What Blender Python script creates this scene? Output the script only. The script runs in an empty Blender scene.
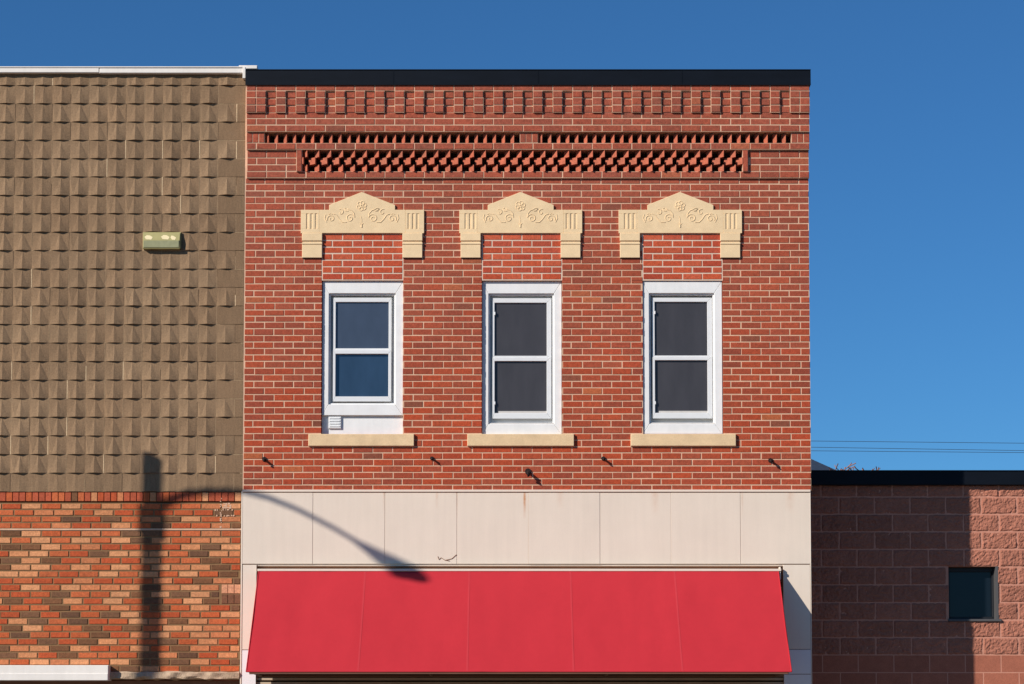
import bpy, math, random
from mathutils import Vector, noise

S = bpy.context.scene
COL = S.collection
RND = random.Random(7)

# ---------------------------------------------------------------- camera model
F, TH, CAMY, CAMZ, HOR = 2219.0, math.radians(3.6), -23.0, 1.6, 760.0
CY = HOR - F * math.tan(TH)
def P(px, py, Y=0.0):
    u, v = (px - 512) / F, (CY - py) / F
    dy = math.cos(TH) - math.sin(TH) * v
    dz = math.sin(TH) + math.cos(TH) * v
    t = (Y - CAMY) / dy
    return Vector((u * t, Y, CAMZ + dz * t))
def zx(py, Y=0.0): return P(512, py, Y).z
def X(px, py=300, Y=0.0): return P(px, py, Y).x
SUN = Vector((1.33, 1.0, -0.90))           # direction the sunlight travels

def lin(r, g, b, k=1.0):
    def f(c):
        c /= 255.0
        return (c / 12.92 if c <= 0.04045 else ((c + 0.055) / 1.055) ** 2.4) * k
    return (f(r), f(g), f(b))

# ---------------------------------------------------------------- mesh builder
class MB:
    def __init__(self):
        self.v, self.f, self.c, self.m, self.sm = [], [], [], [], []
    def face(self, pts, col=(1, 1, 1), mi=0, smooth=False):
        i = len(self.v)
        self.v += [tuple(p) for p in pts]
        self.f.append(tuple(range(i, i + len(pts))))
        self.c.append(col); self.m.append(mi); self.sm.append(smooth)
    def box(self, x0, x1, y0, y1, z0, z1, col=(1, 1, 1), mi=0, bev=0.0, back=False):
        """front is y0 (towards the street); bev chamfers the front edges"""
        if x1 - x0 < 1e-4 or z1 - z0 < 1e-4: return
        b = min(bev, (x1 - x0) * .4, (z1 - z0) * .4)
        if b > 0:
            A = [(x0, y0 + b, z0), (x1, y0 + b, z0), (x1, y0 + b, z1), (x0, y0 + b, z1)]
            Bq = [(x0 + b, y0, z0 + b), (x1 - b, y0, z0 + b), (x1 - b, y0, z1 - b), (x0 + b, y0, z1 - b)]
            self.face(Bq, col, mi)
            for k in range(4):
                n = (k + 1) % 4
                self.face([A[k], A[n], Bq[n], Bq[k]], col, mi)
        else:
            A = [(x0, y0, z0), (x1, y0, z0), (x1, y0, z1), (x0, y0, z1)]
            self.face(A, col, mi)
        C = [(p[0], y1, p[2]) for p in A]
        for k in range(4):
            n = (k + 1) % 4
            self.face([C[k], C[n], A[n], A[k]], col, mi)
        if back: self.face([C[3], C[2], C[1], C[0]], col, mi)
    def prism(self, poly, y0, y1, col=(1, 1, 1), mi=0, bev=0.0):
        """poly: (x,z) counter-clockwise seen from the street; y0 front"""
        n = len(poly)
        A = [(p[0], y0 + bev, p[1]) for p in poly]
        if bev > 0:
            q = []
            for k in range(n):
                a, b, c = Vector(poly[k - 1]), Vector(poly[k]), Vector(poly[(k + 1) % n])
                e1, e2 = (b - a).normalized(), (c - b).normalized()
                n1, n2 = Vector((-e1.y, e1.x)), Vector((-e2.y, e2.x))
                d = (n1 + n2) / max(0.3, 1 + n1.dot(n2))
                q.append((b.x + d.x * bev, y0, b.y + d.y * bev))
            self.face(q, col, mi)
            for k in range(n):
                m = (k + 1) % n
                self.face([A[k], A[m], q[m], q[k]], col, mi)
        else:
            self.face(A, col, mi)
        C = [(p[0], y1, p[1]) for p in poly]
        for k in range(n):
            m = (k + 1) % n
            self.face([C[k], C[m], A[m], A[k]], col, mi)
        self.face(C[::-1], col, mi)
    def plan(self, pts, z0, z1, col=(1, 1, 1), mi=0):
        """vertical prism from plan polygon (x,y), counter-clockwise from above"""
        n = len(pts)
        for k in range(n):
            a, b = pts[k], pts[(k + 1) % n]
            self.face([(a[0], a[1], z0), (b[0], b[1], z0), (b[0], b[1], z1), (a[0], a[1], z1)], col, mi)
        self.face([(p[0], p[1], z1) for p in pts], col, mi)
        self.face([(p[0], p[1], z0) for p in pts[::-1]], col, mi)
    def tube(self, path, rad, n=8, col=(1, 1, 1), mi=0, caps=True, smooth=True):
        path = [Vector(p) for p in path]
        rads = rad if isinstance(rad, (list, tuple)) else [rad] * len(path)
        rings = []
        up = None
        for i, p in enumerate(path):
            d = (path[min(i + 1, len(path) - 1)] - path[max(i - 1, 0)])
            if d.length < 1e-9: d = Vector((0, 0, 1))
            d.normalize()
            if up is None or abs(up.dot(d)) > .95:
                up = Vector((0, 0, 1)) if abs(d.z) < .9 else Vector((1, 0, 0))
            s = d.cross(up).normalized(); t = s.cross(d).normalized()
            up = t
            rings.append([p + (s * math.cos(2 * math.pi * k / n) + t * math.sin(2 * math.pi * k / n)) * rads[i] for k in range(n)])
        base = len(self.v)
        for r in rings: self.v += [tuple(q) for q in r]
        for i in range(len(rings) - 1):
            for k in range(n):
                m = (k + 1) % n
                self.f.append((base + i * n + k, base + i * n + m, base + (i + 1) * n + m, base + (i + 1) * n + k))
                self.c.append(col); self.m.append(mi); self.sm.append(smooth)
        if caps:
            self.face([tuple(q) for q in rings[0][::-1]], col, mi)
            self.face([tuple(q) for q in rings[-1]], col, mi)
    def build(self, name, mats, parent=None, loc=None):
        if not isinstance(mats, (list, tuple)): mats = [mats]
        if parent is not None: o0 = Vector(parent['_o'])
        elif loc is not None: o0 = Vector(loc)
        else: o0 = Vector((0, 0, 0))
        me = bpy.data.meshes.new(name)
        me.from_pydata([(a - o0.x, b - o0.y, c - o0.z) for a, b, c in self.v], [], self.f)
        for m in mats: me.materials.append(m)
        me.polygons.foreach_set('material_index', self.m)
        me.polygons.foreach_set('use_smooth', self.sm)
        ca = me.color_attributes.new('tint', 'FLOAT_COLOR', 'CORNER')
        buf = []
        for f, c in zip(self.f, self.c):
            buf += [c[0], c[1], c[2], 1.0] * len(f)
        ca.data.foreach_set('color', buf)
        me.update()
        ob = bpy.data.objects.new(name, me)
        COL.objects.link(ob)
        if parent is not None: ob.parent = parent
        else: ob.location = o0
        ob['_o'] = tuple(o0)
        return ob

def thing(name, label, cat, loc, group=None):
    e = bpy.data.objects.new(name, None); COL.objects.link(e)
    e.location = loc; e['_o'] = tuple(loc); e.empty_display_size = .2
    e['label'] = label; e['category'] = cat
    if group: e['group'] = group
    return e
def tag(o, label=None, cat=None, group=None, kind=None):
    if label: o['label'] = label
    if cat: o['category'] = cat
    if group: o['group'] = group
    if kind: o['kind'] = kind
    return o
def copy_tree(o, parent=None):
    c = o.copy(); COL.objects.link(c)
    if parent is not None: c.parent = parent
    for ch in list(o.children): copy_tree(ch, c)
    return c

# ---------------------------------------------------------------- materials
def mat(name, col=(.5, .5, .5), rough=.8, attr=False, spec=.3, metal=0.0,
        var=0.15, vscale=8.0, bump=0.0, bscale=120.0, streak=0.0, extra=None, speck=0.0, stretch=None, broad=0.0):
    m = bpy.data.materials.new(name); m.use_nodes = True
    nt = m.node_tree; N, L = nt.nodes, nt.links
    bs = N['Principled BSDF']
    bs.inputs['Roughness'].default_value = rough
    bs.inputs['Metallic'].default_value = metal
    bs.inputs['Specular IOR Level'].default_value = spec
    tc = N.new('ShaderNodeTexCoord')
    vec = tc.outputs['Object']
    if attr:
        a = N.new('ShaderNodeAttribute'); a.attribute_name = 'tint'; base = a.outputs['Color']
    else:
        r = N.new('ShaderNodeRGB'); r.outputs[0].default_value = (*col, 1); base = r.outputs[0]
    def mult(base, val_socket, lo, hi):
        mr = N.new('ShaderNodeMapRange'); mr.inputs['From Min'].default_value = .25; mr.inputs['From Max'].default_value = .75
        mr.inputs['To Min'].default_value = lo; mr.inputs['To Max'].default_value = hi
        L.new(val_socket, mr.inputs['Value'])
        v = N.new('ShaderNodeVectorMath'); v.operation = 'SCALE'
        L.new(base, v.inputs[0]); L.new(mr.outputs[0], v.inputs['Scale'])
        return v.outputs[0]
    def noi(scale, detail=5, sc=None, rough_=.6):
        n = N.new('ShaderNodeTexNoise'); n.inputs['Scale'].default_value = scale; n.inputs['Detail'].default_value = detail
        n.inputs['Roughness'].default_value = rough_
        if sc:
            mp = N.new('ShaderNodeMapping'); mp.inputs['Scale'].default_value = sc
            L.new(vec, mp.inputs['Vector']); L.new(mp.outputs[0], n.inputs['Vector'])
        else: L.new(vec, n.inputs['Vector'])
        return n.outputs['Fac']
    if var: base = mult(base, noi(vscale, sc=stretch), 1 - var, 1 + var)
    if broad: base = mult(base, noi(1.1, 6, None, .7), 1 - broad, 1 + broad)
    if speck: base = mult(base, noi(75, 4), 1 - speck, 1 + speck)
    if streak: base = mult(base, noi(3.0, 6, (6, 6, .35)), 1 - streak, 1 + streak * .4)
    if extra: base = extra(nt, base, vec)
    L.new(base, bs.inputs['Base Color'])
    if bump:
        b = N.new('ShaderNodeBump'); b.inputs['Strength'].default_value = bump; b.inputs['Distance'].default_value = .004
        L.new(noi(bscale, 4), b.inputs['Height']); L.new(b.outputs[0], bs.inputs['Normal'])
    return m

def stain(spots, color):
    """real stains on a surface: spots = [(x, ztop, halfwidth, length, strength)] in object space"""
    def ex(nt, base, vec):
        N, L = nt.nodes, nt.links
        sp = N.new('ShaderNodeSeparateXYZ'); L.new(vec, sp.inputs[0])
        def M(op, a, b=None, clamp=False):
            n = N.new('ShaderNodeMath'); n.operation = op; n.use_clamp = clamp
            for i, q in enumerate((a, b)):
                if q is None: continue
                if isinstance(q, (int, float)): n.inputs[i].default_value = q
                else: L.new(q, n.inputs[i])
            return n.outputs[0]
        nz = N.new('ShaderNodeTexNoise'); nz.inputs['Scale'].default_value = 25; L.new(vec, nz.inputs['Vector'])
        for (x, zt, hw, ln, st) in spots:
            dx = M('ABSOLUTE', M('SUBTRACT', sp.outputs['X'], x))
            fx = M('SUBTRACT', 1.0, M('DIVIDE', dx, hw), True)
            fz = M('SUBTRACT', 1.0, M('DIVIDE', M('SUBTRACT', zt, sp.outputs['Z']), ln), True)
            k = M('MULTIPLY', M('MULTIPLY', fx, fz), M('MULTIPLY', nz.outputs['Fac'], 2 * st), True)
            mx = N.new('ShaderNodeMix'); mx.data_type = 'RGBA'
            L.new(k, mx.inputs['Factor']); L.new(base, mx.inputs['A']); mx.inputs['B'].default_value = (*color, 1)
            base = mx.outputs['Result']
        return base
    return ex

M_brick = mat('red_brick', attr=True, rough=.85, var=.26, vscale=30, bump=.6, bscale=110, speck=.24, broad=.10)
M_mortar = mat('mortar', lin(212, 172, 142), rough=.95, broad=.08, var=.18, vscale=6, bump=.3, speck=.08)
M_mortar_in = mat('infill_mortar', lin(214, 190, 168), rough=.95, var=.1, vscale=9, bump=.3)
M_mortar_dk = mat('tinted_mortar', lin(134, 102, 70), rough=.95, var=.25, vscale=5, bump=.3)
M_tile = mat('brown_block', attr=True, rough=.92, var=.15, vscale=16, bump=1.0, bscale=150, speck=.24, stretch=(2.4, 2.4, .35), broad=.07)
M_stone = mat('buff_stone', lin(236, 206, 162, .97), rough=.85, broad=.05, var=.08, vscale=10, bump=.25, bscale=220, speck=.04)
M_sill = mat('sill_stone', lin(226, 195, 152, .95), rough=.9, var=.13, vscale=7, bump=.5, bscale=120, speck=.08)
M_white = mat('white_paint', (.80, .785, .755), rough=.5, spec=.35, var=.05, vscale=9, streak=.05)
M_whitev = mat('white_vinyl', (.74, .735, .72), rough=.35, spec=.4, var=.04, vscale=8)
M_dustvinyl = mat('dusty_vinyl', lin(205, 198, 190), rough=.5, var=.12, vscale=20)
M_screen = mat('insect_screen', lin(64, 62, 65), rough=.36, spec=.4, var=.14, vscale=3.0, stretch=(3, 1, .8))
M_glass = mat('window_glass', lin(44, 62, 82), rough=.08, spec=.8, var=.22, vscale=2.5, stretch=(2, 1, .6))
M_glassup = mat('screened_glass', lin(62, 72, 88), rough=.25, spec=.6, var=.12, vscale=3.0, stretch=(2, 1, 1))
M_cap = mat('black_metal', lin(13, 18, 26), rough=.5, spec=.16, var=.25, vscale=3, stretch=(1, 1, 3))
M_capwhite = mat('white_metal', lin(238, 230, 220, .95), rough=.5, var=.05, vscale=4, streak=.06)
M_iron = mat('rusty_iron', lin(38, 24, 22), rough=.75, var=.3, vscale=40)
M_fabric = None
M_brown = mat('brown_trim', lin(146, 108, 86), rough=.6, var=.15, vscale=5)
M_brownbar = mat('brown_bar', lin(112, 78, 60), rough=.6, var=.15, vscale=5)
M_tan = mat('tan_trim', lin(190, 168, 144), rough=.7, var=.12, vscale=5)
M_dark = mat('dark_glass', (.02, .022, .025), rough=.12, spec=.6, var=.1)
M_concrete = mat('concrete', (.25, .20, .145), rough=.95, var=.14, vscale=1.2, bump=.3, speck=.08)
M_asphalt = mat('asphalt', (.05, .045, .038), rough=.95, var=.2, vscale=.8, bump=.4, speck=.15)
M_earth = mat('dry_ground', (.09, .075, .05), rough=1, var=.3, vscale=.15)
M_galv = mat('galvanised_steel', (.40, .41, .42), rough=.45, metal=.6, var=.08)
M_lens = mat('lamp_lens', (.6, .6, .58), rough=.2)
M_light = mat('weathered_light_housing', lin(176, 166, 112, .9), rough=.55, var=.1, vscale=15)
M_lightlens = mat('faded_light_cover', lin(160, 158, 120, .9), rough=.3, var=.15, vscale=20)
M_flake = mat('old_paint_flakes', lin(232, 214, 168), rough=.6, var=.1)
M_rubble = mat('rough_stone', lin(176, 152, 126), rough=.95, var=.35, vscale=18, bump=1.0, bscale=60)
M_shingle = mat('slate_shingle', lin(42, 54, 72), rough=.9, var=.2, vscale=12)
M_siding = mat('grey_siding', (.35, .36, .38), rough=.8, var=.06)
M_bark = mat('bare_bark', lin(150, 112, 98), rough=.95, var=.2, vscale=6)
M_cable = mat('black_cable', (.03, .03, .035), rough=.6)
M_timber = mat('weathered_timber', (.16, .12, .09), rough=.95, var=.2, vscale=3)
M_gravel = mat('roof_gravel', (.25, .24, .22), rough=1, var=.2)
M_rubber = mat('seam', (.05, .05, .05), rough=.9)

# ---------------------------------------------------------------- bricks
def sub_rect(r, h):
    x0, x1, z0, z1 = r; a0, a1, b0, b1 = h
    if a0 >= x1 or a1 <= x0 or b0 >= z1 or b1 <= z0: return [r]
    out = []
    if b0 > z0: out.append((x0, x1, z0, b0))
    if b1 < z1: out.append((x0, x1, b1, z1))
    c0, c1 = max(z0, b0), min(z1, b1)
    if a0 > x0: out.append((x0, a0, c0, c1))
    if a1 < x1: out.append((a1, x1, c0, c1))
    return out
def sub_all(rs, holes):
    for h in holes:
        rs = [q for r in rs for q in sub_rect(r, h)]
    return rs

RED = [lin(164, 70, 48), lin(170, 66, 42), lin(154, 67, 49), lin(172, 73, 48), lin(146, 66, 52), lin(160, 76, 58), lin(176, 70, 42), lin(158, 68, 50)]
def red(x, z, r=RND):
    c = Vector(r.choice(RED))
    q = r.random()
    if q < .025: c = Vector(lin(118, 70, 58))
    elif q < .036: c = Vector(lin(182, 98, 64))
    # the upper courses are more weathered (pinkish bloom), the lower ones redder
    h = min(1, max(0, (z - 5.2) / 2.6))
    c = c.lerp(Vector(lin(156, 84, 72)), .55 * h)
    k = r.uniform(.90, 1.07)
    c = c.lerp(Vector(lin(162, 69, 48)).lerp(Vector(lin(156, 78, 64)), h), .25)
    k *= 1 + .10 * noise.noise(Vector((x * 1.3, 3.1, z * 1.3)))
    return (c.x * k, c.y * k * 1.04, c.z * k * .84)
def red_infill(x, z, r=RND):
    c = Vector(r.choice([lin(182, 76, 46), lin(188, 82, 50), lin(174, 70, 46), lin(190, 88, 58), lin(178, 78, 54)]))
    return tuple(c * r.uniform(.92, 1.08))
LASTF = [0]
def flashed(x, z, r=RND):
    q = r.random()
    k = 0 if q < .48 else (1 if q < .77 else 2)
    if k == LASTF[0] and r.random() < .45: k = r.choice([0, 0, 1, 2])
    if z > zx(530) and k == 2 and r.random() < .65: k = r.choice([0, 0, 1])
    LASTF[0] = k
    if k == 0: c = r.choice([lin(190, 92, 50), lin(184, 82, 44), lin(194, 100, 58)])
    elif k == 1: c = r.choice([lin(208, 138, 92), lin(202, 124, 80), lin(212, 146, 100)])
    else: c = r.choice([lin(118, 78, 50), lin(128, 84, 54), lin(108, 74, 52), lin(122, 84, 58)])
    return tuple(Vector(c) * r.uniform(.86, 1.04))

def brick_row(mb, z0, z1, xl, xr, plane, depth, pitch, start, colf, holes=(), gap=.0108, bev=.0025, mi=0, jit=.0015):
    """one course of stretchers; start = x of some joint"""
    k = math.floor((xl - start) / pitch)
    x = start + k * pitch
    while x < xr - 1e-6:
        a, b = max(x, xl), min(x + pitch, xr)
        x += pitch
        if b - a < .02: continue
        j = RND.uniform(-jit, jit)
        r = (a + gap / 2 + RND.uniform(-.0015, .002), b - gap / 2 + RND.uniform(-.002, .0015), z0 + gap / 2 + RND.uniform(-.0012, .0012), z1 - gap / 2 + RND.uniform(-.0012, .0012))
        cl = colf((a + b) / 2, (z0 + z1) / 2)
        for q in sub_all([r], holes):
            if q[1] - q[0] < .012 or q[3] - q[2] < .008: continue
            mb.box(q[0], q[1], plane + j, plane + depth, q[2], q[3], cl, mi, bev)
def mortar(mb, r, y, holes=(), mi=1, ret=.0):
    for q in sub_all([r], holes):
        mb.face([(q[0], y, q[2]), (q[1], y, q[2]), (q[1], y, q[3]), (q[0], y, q[3])], (1, 1, 1), mi)
    for h in holes:                      # mortar-coloured reveal behind the brick ends
        a0, a1, b0, b1 = h; e = .0012
        for pa, pb in (((a0 - e, b0), (a0 - e, b1)), ((a1 + e, b1), (a1 + e, b0)), ((a0, b1 + e), (a1, b1 + e)), ((a1, b0 - e), (a0, b0 - e))):
            mb.face([(pa[0], y, pa[1]), (pb[0], y, pb[1]), (pb[0], .13, pb[1]), (pa[0], .13, pa[1])], (1, 1, 1), mi)

# ================================================================ MAIN BUILDING
XL, XR = X(244.6, 280), X(809.6, 280)
main = thing('brick_building', 'two storey red brick building with three white windows and a decorated brick cornice', 'building', ((XL + XR) / 2, 0, 0))

# windows: opening px rect, inset of the casing
WIN = [dict(o=(321.8, 403.2, 280.4, 434.2), d=.026, casb=415.0, sash=(333.0, 391.4, 297.4, 401.5), g1=(302, 348.3), g2=(354, 396.6), gx=(335.6, 388.6)),
       dict(o=(481.8, 562.0, 280.4, 434.4), d=.034, casb=434.0, sash=(492.4, 551.6, 297.8, 418.5), g1=(302.6, 355.6), g2=(361, 413), gx=(494.6, 546.8)),
       dict(o=(642.6, 722.6, 280.6, 434.2), d=.018, casb=433.8, sash=(652.4, 712.4, 297.6, 418.5), g1=(302, 355.6), g2=(360.4, 413), gx=(654.8, 707.4))]
INF = [(321.6, 403.4), (481.6, 562.2), (642.2, 722.6)]
HOOD = [(301.0, 424.2, 361.8), (459.4, 582.2, 520.4), (618.6, 741.8, 680.0)]

holes = []
for w, (i0, i1) in zip(WIN, INF):
    a, b, t, bt = w['o']
    holes.append((X(a), X(b), zx(bt), zx(t)))
inf_rects = [(X(i0, 257), X(i1, 257), zx(280.4), zx(233.8)) for i0, i1 in INF]

rows_px = [178.0, 184.0, 190.7, 197, 203.3, 210.2, 217, 223.5, 230.2, 236.8, 243.2, 250.2, 257, 263.7, 270.2, 276.7, 283.8, 290.5, 296.7, 303, 309.8,
           316, 322, 328.6, 335.3, 341.9, 348.2, 354.9, 361.2, 368, 374.7, 381.2, 387.7, 394.4, 401.0, 407.4, 413.9, 420.4, 427, 433.5, 440, 446.7,
           452.8, 459.3, 465.8, 472.3, 478.6, 484.9, 490.4]
PITCH = (XR - XL) / 28.5
mb = MB()
zt, zb = zx(178), zx(490.4)
allh = holes + inf_rects
for i in range(len(rows_px) - 1):
    z1, z0 = zx(rows_px[i]), zx(rows_px[i + 1])
    st = XL if i % 2 == 0 else XL + PITCH / 2
    brick_row(mb, z0, z1, XL, XR, 0.0, .10, PITCH, st + RND.uniform(-.008, .008), red, allh)
mortar(mb, (XL + .002, XR - .002, zb, zt), .0035, holes + [(r[0], r[1], r[2], r[3]) for r in inf_rects], 1)
mb.build('brick_wall', [M_brick, M_mortar], main)

# brick infill over each window
for (x0, x1, z0, z1) in inf_rects:
    mb = MB(); n = 7; h = (z1 - z0 - .006) / n; p = (x1 - x0 - .012) / 4
    for k in range(n):
        brick_row(mb, z0 + .006 + k * h, z0 + .006 + (k + 1) * h, x0 + .006, x1 - .006, .001, .10, p, x0 + .006 + (p / 2 if k % 2 else 0), red_infill, gap=.012)
    mortar(mb, (x0, x1, z0, z1), .0045, (), 1)
    mb.face([(x0, .0045, z0), (x0, .13, z0), (x1, .13, z0), (x1, .0045, z0)], (1, 1, 1), 1)
    mb.build('brick_infill', [M_brick, M_mortar_in], main)

# ---- cornice
yF, yS, yC, yB = -.085, -.060, -.105, -.028      # frieze, dog-tooth courses, top course, base band
mb = MB()
XL2, XR2 = X(247.2, 130), X(808.6, 130)
p2 = (XR2 - XL2) / 28.5
def course(mb, ya, yb, plane, odd, xl=None, xr=None, depth=None, start=None):
    xl = XL2 if xl is None else xl; xr = XR2 if xr is None else xr
    st = (XL2 if not odd else XL2 + p2 / 2) if start is None else start
    brick_row(mb, zx(yb, plane), zx(ya, plane), xl, xr, plane, depth or (.06 - plane), p2, st, red)
def backing(mb, ya, yb, plane, xl=None, xr=None):
    xl = XL2 if xl is None else xl; xr = XR2 if xr is None else xr
    mb.box(xl + .002, xr - .002, plane + .004, .12, zx(yb, plane) + .001, zx(ya, plane) - .001, (1, 1, 1), 1)
# plain courses above and below the dentils
course(mb, 84.0, 90.8, yC, 1); backing(mb, 83.5, 90.8, yC)
for k, (a, b) in enumerate([(112.4, 118.4), (118.4, 124.9), (124.9, 131.6)]):
    course(mb, a, b, yF, k % 2)
backing(mb, 112.4, 131.6, yF)
# stretcher course between the dog-tooth rows, with soldier bricks closing the ends
course(mb, 142.9, 149.4, yS, 1); backing(mb, 142.9, 149.4, yS)
for s0 in (247.2, 519.8, 790.6):
    for k in range(3):
        a = X(s0 + 6.05 * k, 138); brick_row(mb, zx(142.7, yS), zx(132.6, yS), a, a + X(6.05, 138) - X(0, 138), yS, .12, .5, a, red, gap=.008)
    mb.box(X(s0, 138), X(s0 + 18.1, 138), yS + .004, .12, zx(142.9, yS) + .001, zx(132.4, yS), (1, 1, 1), 1)
# recessed side fields beside the lattice and the projecting string course below
for xa, xb in ((247.2, 296.8), (747.6, 808.6)):
    for k, (a, b) in enumerate([(150.4, 157.8), (157.8, 164.6), (164.6, 171.3)]):
        course(mb, a, b, yB, k % 2, X(xa, 160), X(xb, 160))
    backing(mb, 149.4, 171.3, yB, X(xa, 160), X(xb, 160))
course(mb, 171.3, 177.9, yB, 0); backing(mb, 171.3, 178.0, yB)
# vertical closers of the lattice frame
for xa in (297.0, 742.2):
    a = X(xa, 160); b = X(xa + 5.4, 160)
    mb.box(a + .003, b - .003, yS + .006, .1, zx(171.0, yS), zx(150.0, yS), red(a, 8), 0, .0025)
    mb.box(a - .001, b + .001, yS + .012, .1, zx(171.3, yS), zx(149.4, yS), (1, 1, 1), 1)
# dark back of the honeycomb
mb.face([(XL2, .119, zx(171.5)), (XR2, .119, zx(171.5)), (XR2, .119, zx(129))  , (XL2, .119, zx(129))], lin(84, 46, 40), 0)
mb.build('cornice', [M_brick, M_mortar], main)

# dentils: header stacks, alternately proud and set back
mb = MB()
half = p2 / 2
rowsd = [(90.8, 97.6), (97.6, 104.9), (104.9, 112.4)]
for i in range(57):
    a = XL2 + i * half; b = a + half
    proud = (i % 2 == 1) or i == 0 or i == 56
    for j, (t, bt) in enumerate(rowsd):
        pl = yC - .004 + RND.uniform(-.002, .002) if proud else yF - .001 + RND.uniform(-.004, .005)
        dz = 0 if proud else -.006
        mb.box(a + .005, b - .005, pl, .06, zx(bt, yC) + .005, zx(t, yC) - .005 + dz, red((a + b) / 2, 8.4), 0, .0025)
    pm = yC + .001 if proud else yF + .010
    mb.box(a + .0005, b - .0005, pm, .10, zx(112.4, yC), zx(90.8, yC), (1, 1, 1), 1)
mb.build('dentil_band', [M_brick, M_mortar], main)

def dogtooth(mb, ya, yb, xl, xr, n, tip, depth, shift=0.0, wd=.75, tq=.42):
    p = (xr - xl) / n
    z0, z1 = zx(yb, yS) + .004, zx(ya, yS) - .004
    for i in range(n + (1 if shift else 0)):
        a, b = xl + (i - shift) * p, xl + (i + 1 - shift) * p
        c = a + tq * p
        col = tuple(Vector(red(c, 7)).lerp(Vector(lin(206, 128, 98)), .28))
        if c < xl or a > xr - .01: continue
        ya_ = tip + depth; a0 = a; a = max(a, xl); b = min(b, xr)
        ya_ = tip + depth * (c - a) / (c - a0)
        c = min(c, b)
        t = tip + RND.uniform(-.004, .004)
        # a brick turned on the diagonal: broad lit face on the left, a deep open gap on its right
        e = min(c + .004, b)
        pts = [(a + .001, ya_)] if c - a > .004 else []
        pts += [(min(max(c, a), b), t), (e, t + .003), (e, .10), (a + .001, .10)]
        if c - a <= .004: pts = pts[:-1] + [(a, .10)]
        mb.plan(pts, z0, z1, col, 0)
mb = MB(); dogtooth(mb, 132.6, 142.7, X(265.4, 138), X(519.4, 138), 28, yS + .006, .050, tq=.40)
mb.build('dogtooth_course', [M_brick, M_mortar], main); mb = MB()
dogtooth(mb, 132.6, 142.7, X(538.4, 138), X(790.4, 138), 28, yS + .006, .050, tq=.40)
mb.build('dogtooth_course', [M_brick, M_mortar], main)
mb = MB(); xa, xb = X(302.6, 160), X(742.0, 160)
dogtooth(mb, 149.6, 156.8, xa, xb, 37, yS + .010, .062)
dogtooth(mb, 156.8, 164.0, xa, xb, 37, yS + .002, .062, .5, .80, .60)
dogtooth(mb, 164.0, 171.2, xa, xb, 37, yS + .010, .062)
mb.build('lattice_panel', [M_brick, M_mortar], main)

# coping
mb = MB(); a, b = X(246.8, 76), X(809.2, 76)
ZC = lambda q: zx(q, -.118)
mb.box(a, b, -.118, .35, ZC(84.6), ZC(70.2), bev=.004, back=True)
mb.box(a, b, -.124, .33, ZC(70.2) + .001, ZC(69.4), back=True)
mb.box(a, b, -.122, -.1185, ZC(85.0), ZC(83.8), back=True)
for q in (394, 538, 681):
    mb.box(X(q, 76) - .003, X(q, 76) + .003, -.121, -.11, ZC(84.4), ZC(70.4))
mb.build('roof_coping', M_cap, main)

# shell: side walls, back, roof
def brickshell(name, c1, c2, cm):
    m = bpy.data.materials.new(name); m.use_nodes = True; nt = m.node_tree; N, L = nt.nodes, nt.links
    t = N.new('ShaderNodeTexBrick'); t.inputs['Color1'].default_value = (*c1, 1); t.inputs['Color2'].default_value = (*c2, 1); t.inputs['Mortar'].default_value = (*cm, 1)
    t.inputs['Scale'].default_value = 1; t.inputs['Brick Width'].default_value = .207; t.inputs['Row Height'].default_value = .068; t.inputs['Mortar Size'].default_value = .005
    tc = N.new('ShaderNodeTexCoord'); mp = N.new('ShaderNodeMapping'); mp.inputs['Rotation'].default_value = (math.pi / 2, 0, math.pi / 2)
    sx = N.new('ShaderNodeSeparateXYZ'); cx = N.new('ShaderNodeCombineXYZ')
    L.new(tc.outputs['Object'], sx.inputs[0]); L.new(sx.outputs['Y'], cx.inputs['X']); L.new(sx.outputs['Z'], cx.inputs['Y'])
    L.new(cx.outputs[0], t.inputs['Vector']); L.new(t.outputs['Color'], N['Principled BSDF'].inputs['Base Color'])
    N['Principled BSDF'].inputs['Roughness'].default_value = .9
    return m
M_side = brickshell('common_brick', lin(160, 78, 60), lin(135, 66, 54), lin(190, 165, 145))
mb = MB(); zr = ZC(84.0)
mb.box(XL + .004, XL + .3, .121, 14, 0, zr); mb.box(XR - .3, XR - .004, .121, 14, 0, zr); mb.box(XL + .3, XR - .3, 13.7, 14, 0, zr, back=True)
mb.build('side_wall', M_side, main)
mb = MB(); mb.box(XL + .3, XR - .3, .12, 13.7, zr - .6, zr - .5); mb.build('flat_roof', M_gravel, main)

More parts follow.
